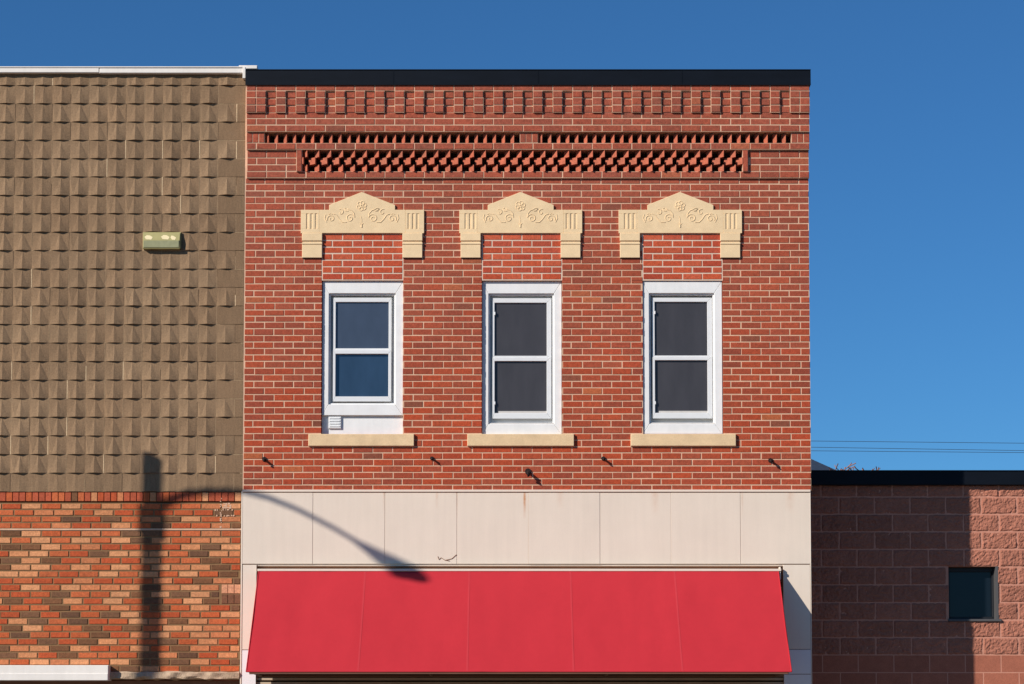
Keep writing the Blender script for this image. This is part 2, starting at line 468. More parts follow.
# ---- window hoods
def hood(x0, x1, xc):
    k = lambda q: X(q, 220)
    zb_, zs, zst, za = zx(233.6), zx(210.2), zx(205.4), zx(192.4)
    a, b, c = k(x0), k(x1), k(xc)
    e0, e1 = k(xc - 32.6), k(xc + 33.4)
    mb = MB(); y0 = -.020; g = .006
    # body behind the grooves
    mb.prism([(a + .002, zb_ + .001), (b - .002, zb_ + .001), (b - .002, zs - .001), (a + .002, zs - .001)], y0 + g, .0)
    # carved skin: gabled centre and fluted ends
    ea, eb = k(x0 + 18.6), k(x1 - 18.6)
    mb.prism([(ea, zb_), (eb, zb_), (eb, zs), (e1, zs), (e1, zst), (c, za), (e0, zst), (e0, zs), (ea, zs)], y0, .0, bev=.003)
    for s0, s1 in ((a, ea), (eb, b)):
        f0, f1 = (s0 + .045, s1 - .012) if s0 == a else (s0 + .012, s1 - .045)
        mb.box(s0, s1, y0, 0, zb_, zb_ + .045, bev=.002); mb.box(s0, s1, y0, 0, zs - .04, zs, bev=.002)
        z0, z1 = zb_ + .045, zs - .04
        pitch = (f1 - f0) / 3
        edges = [s0]
        for q in range(3):
            m_ = f0 + pitch * (q + .5); edges += [m_ - .011, m_ + .011]
        edges.append(s1)
        for q in range(0, len(edges), 2): mb.box(edges[q], edges[q + 1], y0, 0, z0, z1, bev=.002)
    h = mb.build('window_hood', M_stone, main)
    # carving: rosette, scrolls and leaves in low relief
    mb = MB(); yy = y0 - .001; U = k(10) - k(0); U /= 10.0
    def rel(pts, r=.0055):
        r *= .85
        mb.tube([(c + px * U, yy + .0008, zb_ + pz * U) for px, pz in pts], r, 6)
    def spiral(cx, cz, r0, turns, a0, d=1):
        return [(cx + r0 * (1 - .8 * t) * math.cos(a0 + d * turns * 2 * math.pi * t), cz + r0 * (1 - .8 * t) * math.sin(a0 + d * turns * 2 * math.pi * t)) for t in [i / 18 for i in range(19)]]
    for q in range(6):
        an = q * math.pi / 3 + .3
        rel([(3.0 * math.cos(an) + 2.0 * math.cos(t), 27.5 + 3.0 * math.sin(an) + 2.0 * math.sin(t)) for t in [i * math.pi / 4 for i in range(9)]], .0055)
    rel([(1.1 * math.cos(t), 27.5 + 1.1 * math.sin(t)) for t in [i * math.pi / 4 for i in range(9)]], .007)
    mb.build('rosette', M_stone, h); mb = MB()
    for s in (-1, 1):
        rel([(s * px, pz) for px, pz in spiral(11.5, 15, 4.6, 1.35, math.pi * .9, -1)])
        rel([(s * px, pz) for px, pz in [(7, 16), (7.6, 20), (10, 23), (13, 24)]])
        rel([(s * px, pz) for px, pz in spiral(30.5, 14.5, 4.2, 1.2, -.4, 1)])
        rel([(s * px, pz) for px, pz in [(15, 11), (19, 11), (22, 14), (25, 18.5), (28, 19.5)]])
        rel([(s * px, pz) for px, pz in spiral(21, 21, 3.4, .8, 1.2, 1)])
        rel([(s * px, pz) for px, pz in [(13, 24), (15, 25.5), (17.5, 24.5), (16, 22.5), (13.5, 22.4)]], .005)
        rel([(s * px, pz) for px, pz in [(35, 11), (37, 15), (36, 19)]], .005)
        rel([(s * px, pz) for px, pz in [(33, 19), (31, 20), (29.5, 19)]], .005)
        mb.build('scrollwork', M_stone, h); mb = MB()
    rel([(0, 8.5), (0, 5.8)], .008); rel([(-1.6, 10), (0, 8.5), (1.6, 10)], .0055); rel([(0, 10), (0, 14), (-1, 17)], .004)
    mb.build('leaf_drop', M_stone, h)
    for b0, b1 in ((x0 + 1.2, x0 + 21.4), (x1 - 21.6, x1 - 1.6)):
        mb = MB(); p0, p1 = X(b0, 246), X(b1, 246)
        mb.box(p0, p1, -.030, 0, zx(241.4), zx(233.7), bev=.004)
        mb.box(p0 + .006, p1 - .006, -.018, 0, zx(243.0), zx(241.4))
        mb.box(p0, p1, -.028, 0, zx(244.8), zx(243.0), bev=.002)
        mb.box(p0 + .001, p1 - .001, -.022, 0, zx(258.2), zx(244.8), bev=.004)
        mb.face([(p0 + .001, -.022 + .004, zx(258.2)), (p0 + .001, 0, zx(258.2)), (p1 - .001, 0, zx(258.2)), (p1 - .001, -.018, zx(258.2))])
        mb.build('bracket', M_stone, h)
for hd in HOOD: hood(*hd)

# ---- sills
for x0, x1 in ((308.6, 414.2), (467.4, 574.0), (630.6, 735.8)):
    mb = MB(); a, b, z0, z1 = X(x0, 440), X(x1, 440), zx(446.4), zx(434.2)
    n = 14; top = []; 
    mb.box(a, b, -.030, .12, z0, z1 - .0015, bev=.005)
    mb.build('window_sill', M_sill, main)

# ---- windows
def frame_rect(mb, x0, x1, z0, z1, wl, wr, wt, wb, y0, y1, bev=.003, mi=0, mitre=True):
    g = .0006
    i0, i1, j0, j1 = x0 + wl, x1 - wr, z0 + wb, z1 - wt
    mb.prism([(x0 + g, z1), (i0 + g, j1), (i1 - g, j1), (x1 - g, z1)], y0, y1, mi=mi, bev=bev)
    mb.prism([(x0 + g, z0), (x1 - g, z0), (i1 - g, j0), (i0 + g, j0)], y0, y1, mi=mi, bev=bev)
    mb.prism([(x0, z0 + g), (i0, j0 + g), (i0, j1 - g), (x0, z1 - g)], y0, y1, mi=mi, bev=bev)
    mb.prism([(x1, z1 - g), (i1, j1 - g), (i1, j0 + g), (x1, z0 + g)], y0, y1, mi=mi, bev=bev)
for wi, w in enumerate(WIN):
    a, b, t, bt = w['o']; d = w['d']
    x0, x1, z1, z0 = X(a, 350) + .003, X(b, 350) - .003, zx(t) - .003, zx(w['casb'])
    s0, s1, st, sb = w['sash']
    S0, S1, ST, SB = X(s0, 350, .05), X(s1, 350, .05), zx(st, .05), zx(sb, .05)
    cw = X(7.6) - X(0)
    ci0, ci1 = x0 + cw * .80, x1 - cw
    mb = MB()
    ct = zx(w['o'][2]) - zx(292.6); cb = zx(404.0 if wi == 0 else 423.6) - z0
    frame_rect(mb, x0, x1, z0, z1, cw * .85, cw, ct, cb, d, d + .05, .004)
    # jamb liner stepping back to the sash
    frame_rect(mb, x0 + cw * .85 - .004, x1 - cw + .004, z0 + cb - .004, z1 - ct + .004, .02, .02, .02, .02, d + .022, d + .09, .002)
    # back plate closes the opening
    mb.face([(x0 - .01, .118, z0 - .01), (x1 + .01, .118, z0 - .01), (x1 + .01, .118, z1 + .01), (x0 - .01, .118, z1 + .01)])
    W = mb.build('window', M_white, main)
    ys = d + .036
    gx0, gx1 = X(w['gx'][0], 350, .06), X(w['gx'][1], 350, .06)
    g1t, g1b, g2t, g2b = zx(w['g1'][0], .06), zx(w['g1'][1], .06), zx(w['g2'][0], .06), zx(w['g2'][1], .06)
    mid = (g1b + g2t) / 2
    # upper and lower sash
    mb = MB(); frame_rect(mb, S0, S1, mid - .004, ST, gx0 - S0, S1 - gx1, ST - g1t, mid - .004 - 0 - mid + (mid - g1b) * -1 if False else g1b - (mid - .004), ys, ys + .03, .003)
    up = mb.build('upper_sash', M_whitev, W)
    mb = MB(); frame_rect(mb, S0 + .001, S1 - .001, SB, mid + .012, gx0 - S0, S1 - gx1, mid + .012 - g2t, g2b - SB, ys - (.012 if wi == 0 else .006), ys + .03, .003)
    if wi > 0:
        for zq in (g2b + .09, g1t - .13):
            m2 = MB(); m2.box(gx0 - .002, gx0 + .009, ys - .008, ys + .01, zq, zq + .032, bev=.002); m2.build('latch', M_whitev, W)
        m2 = MB(); m2.box(gx0 + .04, gx1, ys + .002, ys + .014, g2b - .004, g2b + .022); m2.build('sash_ledge', M_dustvinyl, W)
    lo = mb.build('lower_sash', [M_whitev, M_dustvinyl], W)
    for nm, zz0, zz1, mm in (('upper_pane', g1b, g1t, M_glassup if wi == 0 else M_screen), ('lower_pane', g2b, g2t, M_glass if wi == 0 else M_screen)):
        mb = MB(); mb.box(gx0 - .004, gx1 + .004, ys + .018, ys + .022, zz0 - .004, zz1 + .004); mb.build(nm, mm, W)
    if wi == 0:
        # white filler panel and vent below the shorter window
        mb = MB(); z2, z3 = zx(434.2), zx(414.6)
        mb.box(x0 - .002, x1 + .002, .060, .10, z2, z3 + .01)
        mb.build('filler_panel', M_white, W)
        mb = MB(); va, vb, vt, vbm = X(328.2, 422), X(340.9, 422), zx(415.8), zx(428.0)
        mb.box(va, vb, .040, .062, vbm, vt, bev=.004)
        for q in range(4):
            zz = vbm + (vt - vbm) * (.14 + .22 * q)
            mb.box(va + .012, vb - .012, .034, .041, zz, zz + .012, bev=.002)
        mb.build('wall_vent', M_whitev, W)
    else:
        mb = MB(); mb.box(x0 + cw * .85 + .012, x1 - cw - .006, d + .012, d + .05, z0 + cb - .002, z0 + cb + .012, bev=.002)
        mb.build('inner_sill', M_dustvinyl, W)

# ---- cream sign band
rust = lin(190, 120, 60)
FX0, FX1 = X(242.6, 530), X(810.4, 530)
oo = Vector(main['_o'])
sp = [(X(524.6, 492) - oo.x, zx(491), .020, .30, 1.1), (X(457, 492) - oo.x, zx(491), .014, .30, .35), (X(437, 492) - oo.x, zx(491), .02, .2, .3),
      (X(384, 492) - oo.x, zx(491), .014, .25, .3), (X(655, 492) - oo.x, zx(491), .05, .3, .25), (X(742, 492) - oo.x, zx(491), .015, .3, .3), (X(790, 492) - oo.x, zx(491), .06, .25, .25), (X(560, 492) - oo.x, zx(491), .05, .2, .2)]
M_panel = mat('cream_panel', lin(226, 209, 190), rough=.5, spec=.35, var=.035, vscale=2.2, streak=.045, speck=.02, extra=stain(sp, rust))
M_pil = mat('cream_pilaster', lin(228, 211, 192), rough=.5, var=.03, vscale=3, streak=.03)
M_pil_new = mat('white_pilaster_base', lin(232, 226, 224), rough=.5, var=.03, vscale=3)
zt, zb = zx(492.4), zx(564.0)
edges = [242.6, 313, 385, 457, 528.4, 600, 671, 740.4, 810.4]
mb = MB()
mb.box(FX0, FX1, .002, .12, zx(684) - 2.6 if False else zb - .02, zx(490.2)); 
mb.box(FX0 - .002, FX1 + .002, -.026, .0, zx(492.2), zx(489.9), bev=.003)
mb.box(FX0 + .004, FX1 - .004, -.012, .0, zx(493.0), zx(492.2), mi=1)
for q in edges[1:-1]:
    mb.box(X(q, 530) - .004, X(q, 530) + .004, -.010, .004, zb, zt - .008)
mb.build('band_rail', [M_pil, M_brown], main)
for i in range(8):
    mb = MB(); j0, j1 = [.0008 if q in (528.4, 671) else .0020 for q in (edges[i], edges[i + 1])]
    mb.box(X(edges[i], 530) + j0, X(edges[i + 1], 530) - j1, -.016 + RND.uniform(-.0015, .0015), .0, zb, zt - .006, bev=.002)
    if i == 2:   # scuff marks near the bottom of the third panel
        pass
    mb.build('fascia_panel', M_panel, main)
# small scratched scuff mark on the panel, raised as thin brown tubes
mb = MB()
mb.tube([P(437.8, 556.4, -.018), P(439, 559.6, -.018), P(441, 557.6, -.018), P(445, 560.2, -.018), P(449, 559.4, -.018), P(452, 558.6, -.018), P(456.4, 554.6, -.018)], .0035, 5)
mb.tube([P(445, 560.2, -.018), P(449.6, 561.0, -.018)], .003, 5)
mb.build('panel_scuff', M_brown, main)
# pilasters
zg = 0.0
for (a, b, joints) in ((242.6, 256.4, [650.0]), (783.4, 810.4, [649.4, 674.2])):
    ys_ = [564.6] + joints + [None]
    mb = MB()
    xa, xb = X(a, 620), X(b, 620)
    mb.box(xa + .003, xb - .003, .0, .3, zg, zb - .001, mi=2)
    for k in range(len(ys_) - 1):
        top = zx(ys_[k]) - .003
        bot = zx(ys_[k + 1]) + .003 if ys_[k + 1] else zg
        mb.box(xa, xb, -.014, .001, bot, top, mi=(0 if k == 0 else 1), bev=.002)
    mb.build('pilaster', [M_pil, M_pil_new, M_brown], main)
mb = MB()   # metal edge trims at the two ends of the band
mb.box(X(240.9, 590), X(242.3, 590), -.018, .01, 0, zx(491.5), bev=.002)
mb.box(X(242.3, 590), X(242.9, 590), -.006, .01, 0, zx(491.5), mi=1)
mb.build('edge_trim', [M_pil, M_brown], main); mb = MB()
mb.box(X(810.4, 590), X(811.2, 590), -.016, .12, 0, zx(491.0), bev=.002)
mb.build('edge_trim', [M_pil, M_brown], main)
# storefront behind the awning
mb = MB(); a, b = X(256.4, 600), X(783.4, 600)
mb.box(a, b, .06, .1, zx(570), zx(565)); mb.box(a, b, .25, .3, zx(690) , zx(568), mi=0)
mb.box(a, b, .03, .25, zx(680.2), zx(677.4), mi=1, bev=.004, back=True)
mb.box(a, b, .01, .25, zx(676.6), zx(670.0), mi=0, bev=.004, back=True)
mb.box(a, b, .02, .25, zx(692), zx(682.0), mi=1, back=True)
mb.build('storefront_header', [M_brown, M_tan], main)
mb = MB(); mb.box(a, b, .22, .26, 0, .55, back=True)
for q in (a + .02, a + 1.4, a + 2.3, a + 3.2, b - 1.4, b - .08): mb.box(q, q + .06, .2, .26, .55, zx(692))
mb.build('storefront_frame', M_brown, main)
mb = MB(); mb.box(a, b, .235, .24, .55, zx(690)); mb.build('storefront_glass', M_dark, main)

# ================================================================ AWNING
M_fabric = mat('red_canvas', lin(206, 48, 58, .80), rough=.75, spec=.22, var=.03, vscale=2.2, streak=.035, bump=.15, bscale=500)
aw = thing('awning', 'faded red canvas awning sloping out over the storefront', 'awning', (X(519, 571), 0, zx(676)))
yt, ybm = -.075, -1.10
ax0, ax1 = P(258.6, 571.4, yt).x, P(778.4, 571.4, yt).x
az1 = P(512, 571.4, yt).z; az0 = P(512, 671.6, ybm).z
bx0, bx1 = P(246.2, 671.6, ybm).x, P(791.6, 671.6, ybm).x
mb = MB()
NX, NZ = 96, 18
def awp(u, v):
    x = (ax0 + (bx0 - ax0) * v) * (1 - u) + (ax1 + (bx1 - ax1) * v) * u
    y = yt + (ybm - yt) * v; z = az1 + (az0 - az1) * v
    sag = -.012 * math.sin(math.pi * v) * (.7 + .5 * abs(math.sin(u * 5 * math.pi))) + .007 * noise.noise(Vector((u * 14, v * 1.6, 0))) * math.sin(math.pi * min(1, v * 1.3 + .12)) + .0035 * noise.noise(Vector((u * 40, v * 4, 5)))
    n = Vector((0, -(az1 - az0), (yt - ybm))).normalized()
    n = Vector((0, (az0 - az1), (yt - ybm))).normalized()
    return Vector((x, y, z)) + n * sag
g = [[awp(i / NX, j / NZ) for i in range(NX + 1)] for j in range(NZ + 1)]
for j in range(NZ):
    for i in range(NX):
        mb.face([g[j + 1][i], g[j + 1][i + 1], g[j][i + 1], g[j][i]], smooth=True)
for j in range(NZ):
    for i in range(NX):
        o = Vector((0, .003, -.003))
        mb.face([g[j][i] + o, g[j][i + 1] + o, g[j + 1][i + 1] + o, g[j + 1][i] + o], smooth=True)
import bmesh
can = mb.build('canvas', M_fabric, aw)
bm_ = bmesh.new(); bm_.from_mesh(can.data); bmesh.ops.remove_doubles(bm_, verts=bm_.verts, dist=1e-5); bm_.to_mesh(can.data); bm_.free()
mb = MB()    # sewn seams and hem
mb.tube([awp(i / 30, 1.0) for i in range(31)], .008, 6)
for u in (0.0, 1.0): mb.tube([awp(u, j / 12) for j in range(13)], .006, 6)
mb.build('hem', M_fabric, aw)
M_seam = mat('seam_canvas', lin(210, 60, 68, .80), rough=.75, spec=.22, var=.04)
off = Vector((0, -.0012, .0012))
for u in (.205, .405, .60, .80):
    mb = MB()
    for j in range(NZ):
        p0, p1, p2, p3 = awp(u - .0016, j / NZ), awp(u + .0016, j / NZ), awp(u + .0016, (j + 1) / NZ), awp(u - .0016, (j + 1) / NZ)
        mb.face([p3 + off, p2 + off, p1 + off, p0 + off])
    mb.build('seam', M_seam, aw)
for xa, xb in ((ax0, bx0), (ax1, bx1)):
    mb = MB(); s = -1 if xa < 0 else 1
    mb.plan([(0, 0)] * 3, 0, 0) if False else None
    q0, q1, q2 = Vector((xa, yt, az1)), Vector((xb, ybm, az0)), Vector((xa, yt, az0))
    e = Vector((.003 * s, 0, 0))
    mb.face([q0 - e, q1 - e, q2 - e]); mb.face([q2, q1, q0])
    mb.build('side_panel', M_fabric, aw)
mb = MB()    # steel frame
fr = .014
mb.tube([(bx0 + .03, ybm + .05, az0 + .002), (bx1 - .03, ybm + .05, az0 + .002)], fr, 8)
for q in (bx0 + .03, (bx0 + bx1) / 2 - .9, (bx0 + bx1) / 2 + .9, bx1 - .03):
    mb.tube([(q, ybm + .05, az0 + .002), (q, yt + .01, az0 + .002)], fr, 8)
    mb.tube([(q, ybm + .10, az0 + .012), (q, yt + .01, az1 - .10)], fr, 8)
mb.tube([(bx0 + .03, yt + .012, az0 + .0), (bx1 - .03, yt + .012, az0 + .0)], fr, 8)
mb.box(bx0 + .03, bx1 - .03, ybm - .003, ybm + .03, zx(674.2, ybm), zx(672.6, ybm), bev=.004, back=True)
mb.build('frame', M_brownbar, aw)
mb = MB(); mb.box(ax0 - .012, ax1 + .03, -.082, .06, zx(571.2, -.08), zx(568.8, -.08), bev=.003, back=True)
mb.box(ax1 + .012, ax1 + .026, -.07, .02, zx(580), zx(567.4), bev=.002)
mb.build('head_rail', M_pil, aw)

# ================================================================ TILE-FRONT BUILDING (left)
YL = .004
tl = thing('block_front_building', 'building faced in brown pyramid-relief blocks above a band of mixed orange and brown brick', 'building', (X(40), 0, 0))
TX1 = X(243.9, 290); TXL = X(-420, 290)
unit = X(18.55, 290) - X(0, 290)
xedge = X(216.8, 290)
rz = [zx(73.0)] + [zx(85.5) + (zx(491.8) - zx(85.5)) * i / 22 for i in range(23)]
mb = MB()
base = Vector(lin(134, 107, 80))
for r in range(23):
    z1, z0 = rz[r], rz[r + 1]
    typeA = (r % 2 == 1)
    end = xedge if typeA else xedge + unit
    hgt = z1 - z0
    n = int((end - TXL) / unit) + 1
    for k in range(n):
        b = end - k * unit; a = b - unit
        blk = k // 2
        if k % 2 == 0:
            tint = base.lerp(Vector(lin(146, 120, 92)), RND.random() * .5) * RND.uniform(.90, 1.10)
            pp = RND.uniform(.024, .032); tq = RND.uniform(.02, .18)
        c = tuple(tint * RND.uniform(.97, 1.03))
        m_ = (a + b) / 2 + RND.uniform(-.004, .004)
        p_ = pp * RND.uniform(.85, 1.12)
        if r >= 22: p_ *= .35
        TL, TR, BL, BR = (a, YL, z1), (b, YL, z1), (a, YL, z0), (b, YL, z0)
        tm = (m_, YL - p_ * tq, z1)
        zb2 = z0 + .003 + RND.uniform(-.001, .002)
        ap = (m_, YL - p_, zb2)
        # curved skirt: extra points each side so the underside reads as a lens
        l1 = (a + (m_ - a) * .42, YL - p_ * .48, zb2); r1 = (b - (b - m_) * .36, YL - p_ * .40, zb2)
        ml = (a, YL - p_ * .04, z1)
        def ruled(A0, A1, B0, B1, n=4):
            A0, A1, B0, B1 = Vector(A0), Vector(A1), Vector(B0), Vector(B1)
            for q in range(n):
                t0, t1 = q / n, (q + 1) / n
                mb.face([A0.lerp(A1, t0), A0.lerp(A1, t1), B0.lerp(B1, t1), B0.lerp(B1, t0)], c)
        if RND.random() < .75:
            ruled(TL, BL, tm, l1); mb.face([l1, ap, tm], c)
        else:
            mb.face([TL, BL, l1], c); mb.face([TL, l1, tm], c); mb.face([l1, ap, tm], c)
        mb.face([tm, ap, r1], c)
        if RND.random() < .7:
            ruled(tm, r1, TR, BR)
        else:
            mb.face([tm, r1, BR], c); mb.face([tm, BR, TR], c)
        mb.face([TL, tm, TR, (m_, YL + .02, z1)], c)
        mb.face([BL, (m_, YL + .02, z0), BR, r1, ap, l1], c)
        # joints between the blocks, pale where the pointing still shows
        if k % 2 == 0 and k > 0:
            pass
        if k % 2 == 1 or k == 0:
            xj = a if k % 2 == 1 else b
            q = RND.random()
            cj = lin(214, 186, 148) if q < .20 else (lin(160, 134, 104) if q < .72 else lin(96, 76, 58))
            wj = .0035 if q < .20 else .0022
            zt_ = z1 - (RND.uniform(0, hgt * .5) if RND.random() < .2 else 0)
            mb.box(xj - wj, xj + wj, YL - .0022, YL + .01, z0 + .002, zt_, cj)
    # plain closer block at the corner
    c = tuple(base * RND.uniform(.92, 1.06))
    mb.box(end + .003, TX1, YL - .003, YL + .05, z0 + .002, z1 - .002, c, 0, .002)
    # thin bed joint, pale in places
    x = TXL
    while x < TX1:
        ln = RND.uniform(.1, .5)
        if RND.random() < .35:
            mb.box(x, min(x + ln, TX1), YL - .0016, YL + .01, z1 - .0022, z1 + .0014, lin(188, 160, 124))
        x += ln
mb.face([(TXL, YL + .03, zx(493)), (TX1, YL + .03, zx(493)), (TX1, YL + .03, zx(72)), (TXL, YL + .03, zx(72))], tuple(base * .8))
mb.build('block_facing', M_tile, tl)
mb = MB(); mb.box(TX1 + .001, XL + .002 + (X(2) - X(0)), .003, .05, zx(491), zx(85)); mb.build('corner_joint', M_mortar, tl)

# lower brick
mb = MB(); BX1 = X(240.6, 580); BXL = X(-420, 580)
bp = X(20.0, 580) - X(0, 580)
sold = (zx(501.6), zx(492.2))
x = BX1
while x > BXL:
    w_ = (X(6.55, 580) - X(0, 580))
    mb.box(x - w_ + .004, x - .004, YL - .004, .1, sold[0] + .005, sold[1] - .003, flashed(x, 5) if RND.random() < .5 else tuple(Vector(lin(178, 84, 54)) * RND.uniform(.85, 1.1)), 0, .002)
    x -= w_
mb.box(BXL, BX1, YL + .012, .1, sold[0], sold[1], (1, 1, 1), 1)
rows = []
for k in range(4): rows.append((zx(503.0 + 6.45 * (k + 1)), zx(503.0 + 6.45 * k)))
for k in range(21): rows.append((zx(530.2 + 6.76 * (k + 1)), zx(530.2 + 6.76 * k)))
for k, (z0, z1) in enumerate(rows):
    st = BX1 + (bp / 2 if k % 2 else 0) + RND.choice((0, 0, .0, bp * .12, -bp * .1))
    hs = [(X(221), BX1, zx(604.5), zx(583.8))] if 12 <= k <= 14 else []
    brick_row(mb, z0, z1, BXL, BX1, YL - .002, .1, bp, st, flashed, hs, gap=.0165, bev=.002)
    if RND.random() < .3 and False: pass
for k in range(3):   # patch of small rowlocks
    a = X(221.4 + 6.4 * k, 590)
    mb.box(a + .003, a + X(6.4) - X(0) - .003, YL - .002, .1, zx(593.4), zx(584.6), lin(214, 150, 112), 0, .002)
    mb.box(a + .003, a + X(6.4) - X(0) - .003, YL - .002, .1, zx(603.6), zx(594.4), lin(122, 80, 56), 0, .002)
for z0, z1 in (rows[0][1], rows[0][1]), : pass
for q in sub_all([(BXL, BX1, zx(674), zx(502.6))], []):
    mb.face([(q[0], YL + .004, q[2]), (q[1], YL + .004, q[2]), (q[1], YL + .004, q[3]), (q[0], YL + .004, q[3])], (1, 1, 1), 1)
# pale bed joint and old mortar smears at the corner
mb.box(BXL, BX1, YL - .005, .02, zx(530.2), zx(528.5), (1, 1, 1), 2)
for (a, b, t, bb) in ((221.6, 223.2, 496, 526), (214, 236, 509.4, 510.4), (218, 238, 515.4, 516.4), (224, 232, 503, 508)):
    x = a
    while x < b:
        ww = RND.uniform(.5, 1.6); 
        for yy in range(int(t), int(bb) + 1, 2):
            if RND.random() < .6: mb.box(X(x), X(min(x + ww, b + .8)), YL - .0035, .01, zx(yy + RND.uniform(.8, 2)), zx(yy + RND.uniform(-.3, .3)), (1, 1, 1), 2)
        x += ww
mb.build('brick_band', [M_brick, M_mortar_dk, M_mortar], tl)
# coping
mb = MB(); a, b = X(-420, 70), X(243.6, 70)
n = 16
ZL = lambda q: zx(q, -.05)
mb.box(a, X(100, 70), -.050, .35, ZL(72.6), ZL(66.4), bev=.006, back=True)
mb.box(X(100, 70) + .003, b, -.048, .35, ZL(73.0), ZL(67.0), bev=.006, back=True)
mb.box(a, b, -.058, -.03, ZL(67.5), ZL(66.6), back=True)
mb.box(b - .002, X(246.4, 70), -.062, .1, ZL(78.6), ZL(67.2), bev=.004, back=True)
mb.box(b - .05, X(257.2, 66), .0, .5, zx(68.7), zx(65.2), bev=.004, back=True)
mb.build('roof_coping', M_capwhite, tl)
# white fascia of the entrance canopy and the rough stone ledge beside it
mb = MB()
mb.box(X(-420, 672), X(108.4, 672, -.12), -.12, .06, zx(680.4, -.12), zx(665.2, -.12), bev=.006, back=True)
mb.box(X(-420, 672), X(108.0, 672, -.12), -.128, -.11, zx(680.4, -.12), zx(673.6, -.12), bev=.003, back=True)
mb.build('canopy_fascia', M_capwhite, tl)
mb = MB()
nseg = 60; xa, xb = X(109.2, 676), X(239.6, 676)
pr = [(-.015, 671.8), (-.03, 673.2), (-.034, 676.6), (-.028, 678.8), (.05, 679.6), (.05, 671.8)]
rings = []
for i in range(nseg + 1):
    x = xa + (xb - xa) * i / nseg
    rings.append([(x, y + .02 * noise.noise(Vector((x * 9, y * 30, q))) , zx(q) + .012 * noise.noise(Vector((x * 11, q * 2.0, 3)))) for y, q in pr])
for i in range(nseg):
    for k in range(len(pr)):
        m_ = (k + 1) % len(pr)
        mb.face([rings[i][m_], rings[i + 1][m_], rings[i + 1][k], rings[i][k]])
mb.face(rings[-1]); mb.face(rings[0][::-1])
mb.build('stone_ledge', M_rubble, tl)
mb = MB(); a, b = X(-420), X(240.4, 640)
mb.box(a, b, .30, .34, 0, zx(672)); mb.build('shop_glass', M_dark, tl)
mb = MB()
for q in (-380, -280, -190, -100, -40, 20, 66, 92, 150, 200, 236): mb.box(X(q), X(q) + .05, .25, .3, 0, zx(679))
mb.box(a, b, .2, .3, zx(683.4), zx(679.8)); mb.box(a, b, .2, .3, 0, .4)
mb.build('shop_frame', M_brown, tl)
mb = MB(); zr2 = zx(73)
mb.box(a + .002, a + .3, .13, 14, 0, zr2); mb.box(TX1 - .3, TX1, .121, 14, zx(680), zr2); mb.box(a, TX1, 13.7, 14, 0, zr2, back=True)
mb.box(a, TX1 - .3, .14, 13.7, zr2 - .6, zr2 - .5)
mb.box(a, BX1, .10, .2, zx(679), zr2)
mb.build('side_wall', M_side, tl)

# wall light on the blocks
wl = thing('wall_light', 'small weathered yellowish flood light box fixed on the brown block wall', 'wall light', (X(161, 241), YL, zx(250)))
a, b, t, bt = X(143.0, 241, -.06), X(179.4, 241, -.06), zx(232.0, -.05), zx(248.8, -.05)
mb = MB()
prof = [(YL, t), (YL - .030, t - .004), (YL - .058, t - .085), (YL - .060, bt + .010), (YL - .054, bt), (YL, bt)]
for k in range(len(prof)):
    p, q = prof[k], prof[(k + 1) % len(prof)]
    mb.face([(a, p[0], p[1]), (a, q[0], q[1]), (b, q[0], q[1]), (b, p[0], p[1])][::-1] if False else [(a, q[0], q[1]), (b, q[0], q[1]), (b, p[0], p[1]), (a, p[0], p[1])])
mb.face([(a, y, z) for y, z in prof]); mb.face([(b, y, z) for y, z in prof[::-1]])
mb.build('housing', M_light, wl)
mb = MB()
mb.box(a + .006, b - .006, YL - .0645, YL - .056, bt + .012, t - .092, bev=.002); mb.build('cover', M_lightlens, wl)
for xa, xb, dz in ((a + .012, a + .098, 0), (a + .185, a + .275, .002), (a + .285, a + .345, -.004)):   # flakes of pale old paint on the sloping face
    mb = MB(); f = lambda z: YL - .0315 - (t - .004 - z) / .081 * .028
    zt_, zb2 = t - .034 + dz, t - .078 + dz; m_ = (xa + xb) / 2
    q = [(xa, zt_ - .016), (xa + .018, zb2), (xb - .012, zb2 - .004), (xb, zb2 + .024), (xb - .03, zt_), (m_ - .02, zt_ + .004)]
    mb.face([(x, f(z), z) for x, z in q]); mb.build('peeling_paint', M_flake, wl)
mb = MB(); mb.box(a - .008, b + .010, YL - .026, YL + .01, bt + .01, t + .006, bev=.003); mb.build('back_plate', M_light, wl)

# ================================================================ BLOCK BUILDING (right, set back)
YR = 1.49
rb = thing('low_block_building', 'low set-back building of split-face terracotta concrete block with a black roof edge', 'building', (X(930, 600, YR), YR, 0))
kx = lambda q: X(q, 560, YR)
RX0, RX1 = XR + .004, kx(1200)
rows_r = [484.6, 497, 514.3, 531.8, 549.4, 567.0, 584.8, 602.6, 620.1, 637.6, 655.0, 672.6, 690.2, 707.8]
wx0, wx1, wz1, wz0 = kx(948.2), kx(996.6), zx(566.4, YR), zx(619.6, YR)
winh = (wx0, wx1, wz0, wz1)
M_split = mat('split_face_block', attr=True, rough=.95, var=.12, vscale=9, bump=.8, bscale=110, speck=.18)
M_bj = mat('block_joint', lin(196, 138, 116), rough=.95, var=.12, vscale=8)
mb = MB()
bw = kx(35.6) - kx(0)
js = kx(999.6)
CB = Vector(lin(162, 105, 85))
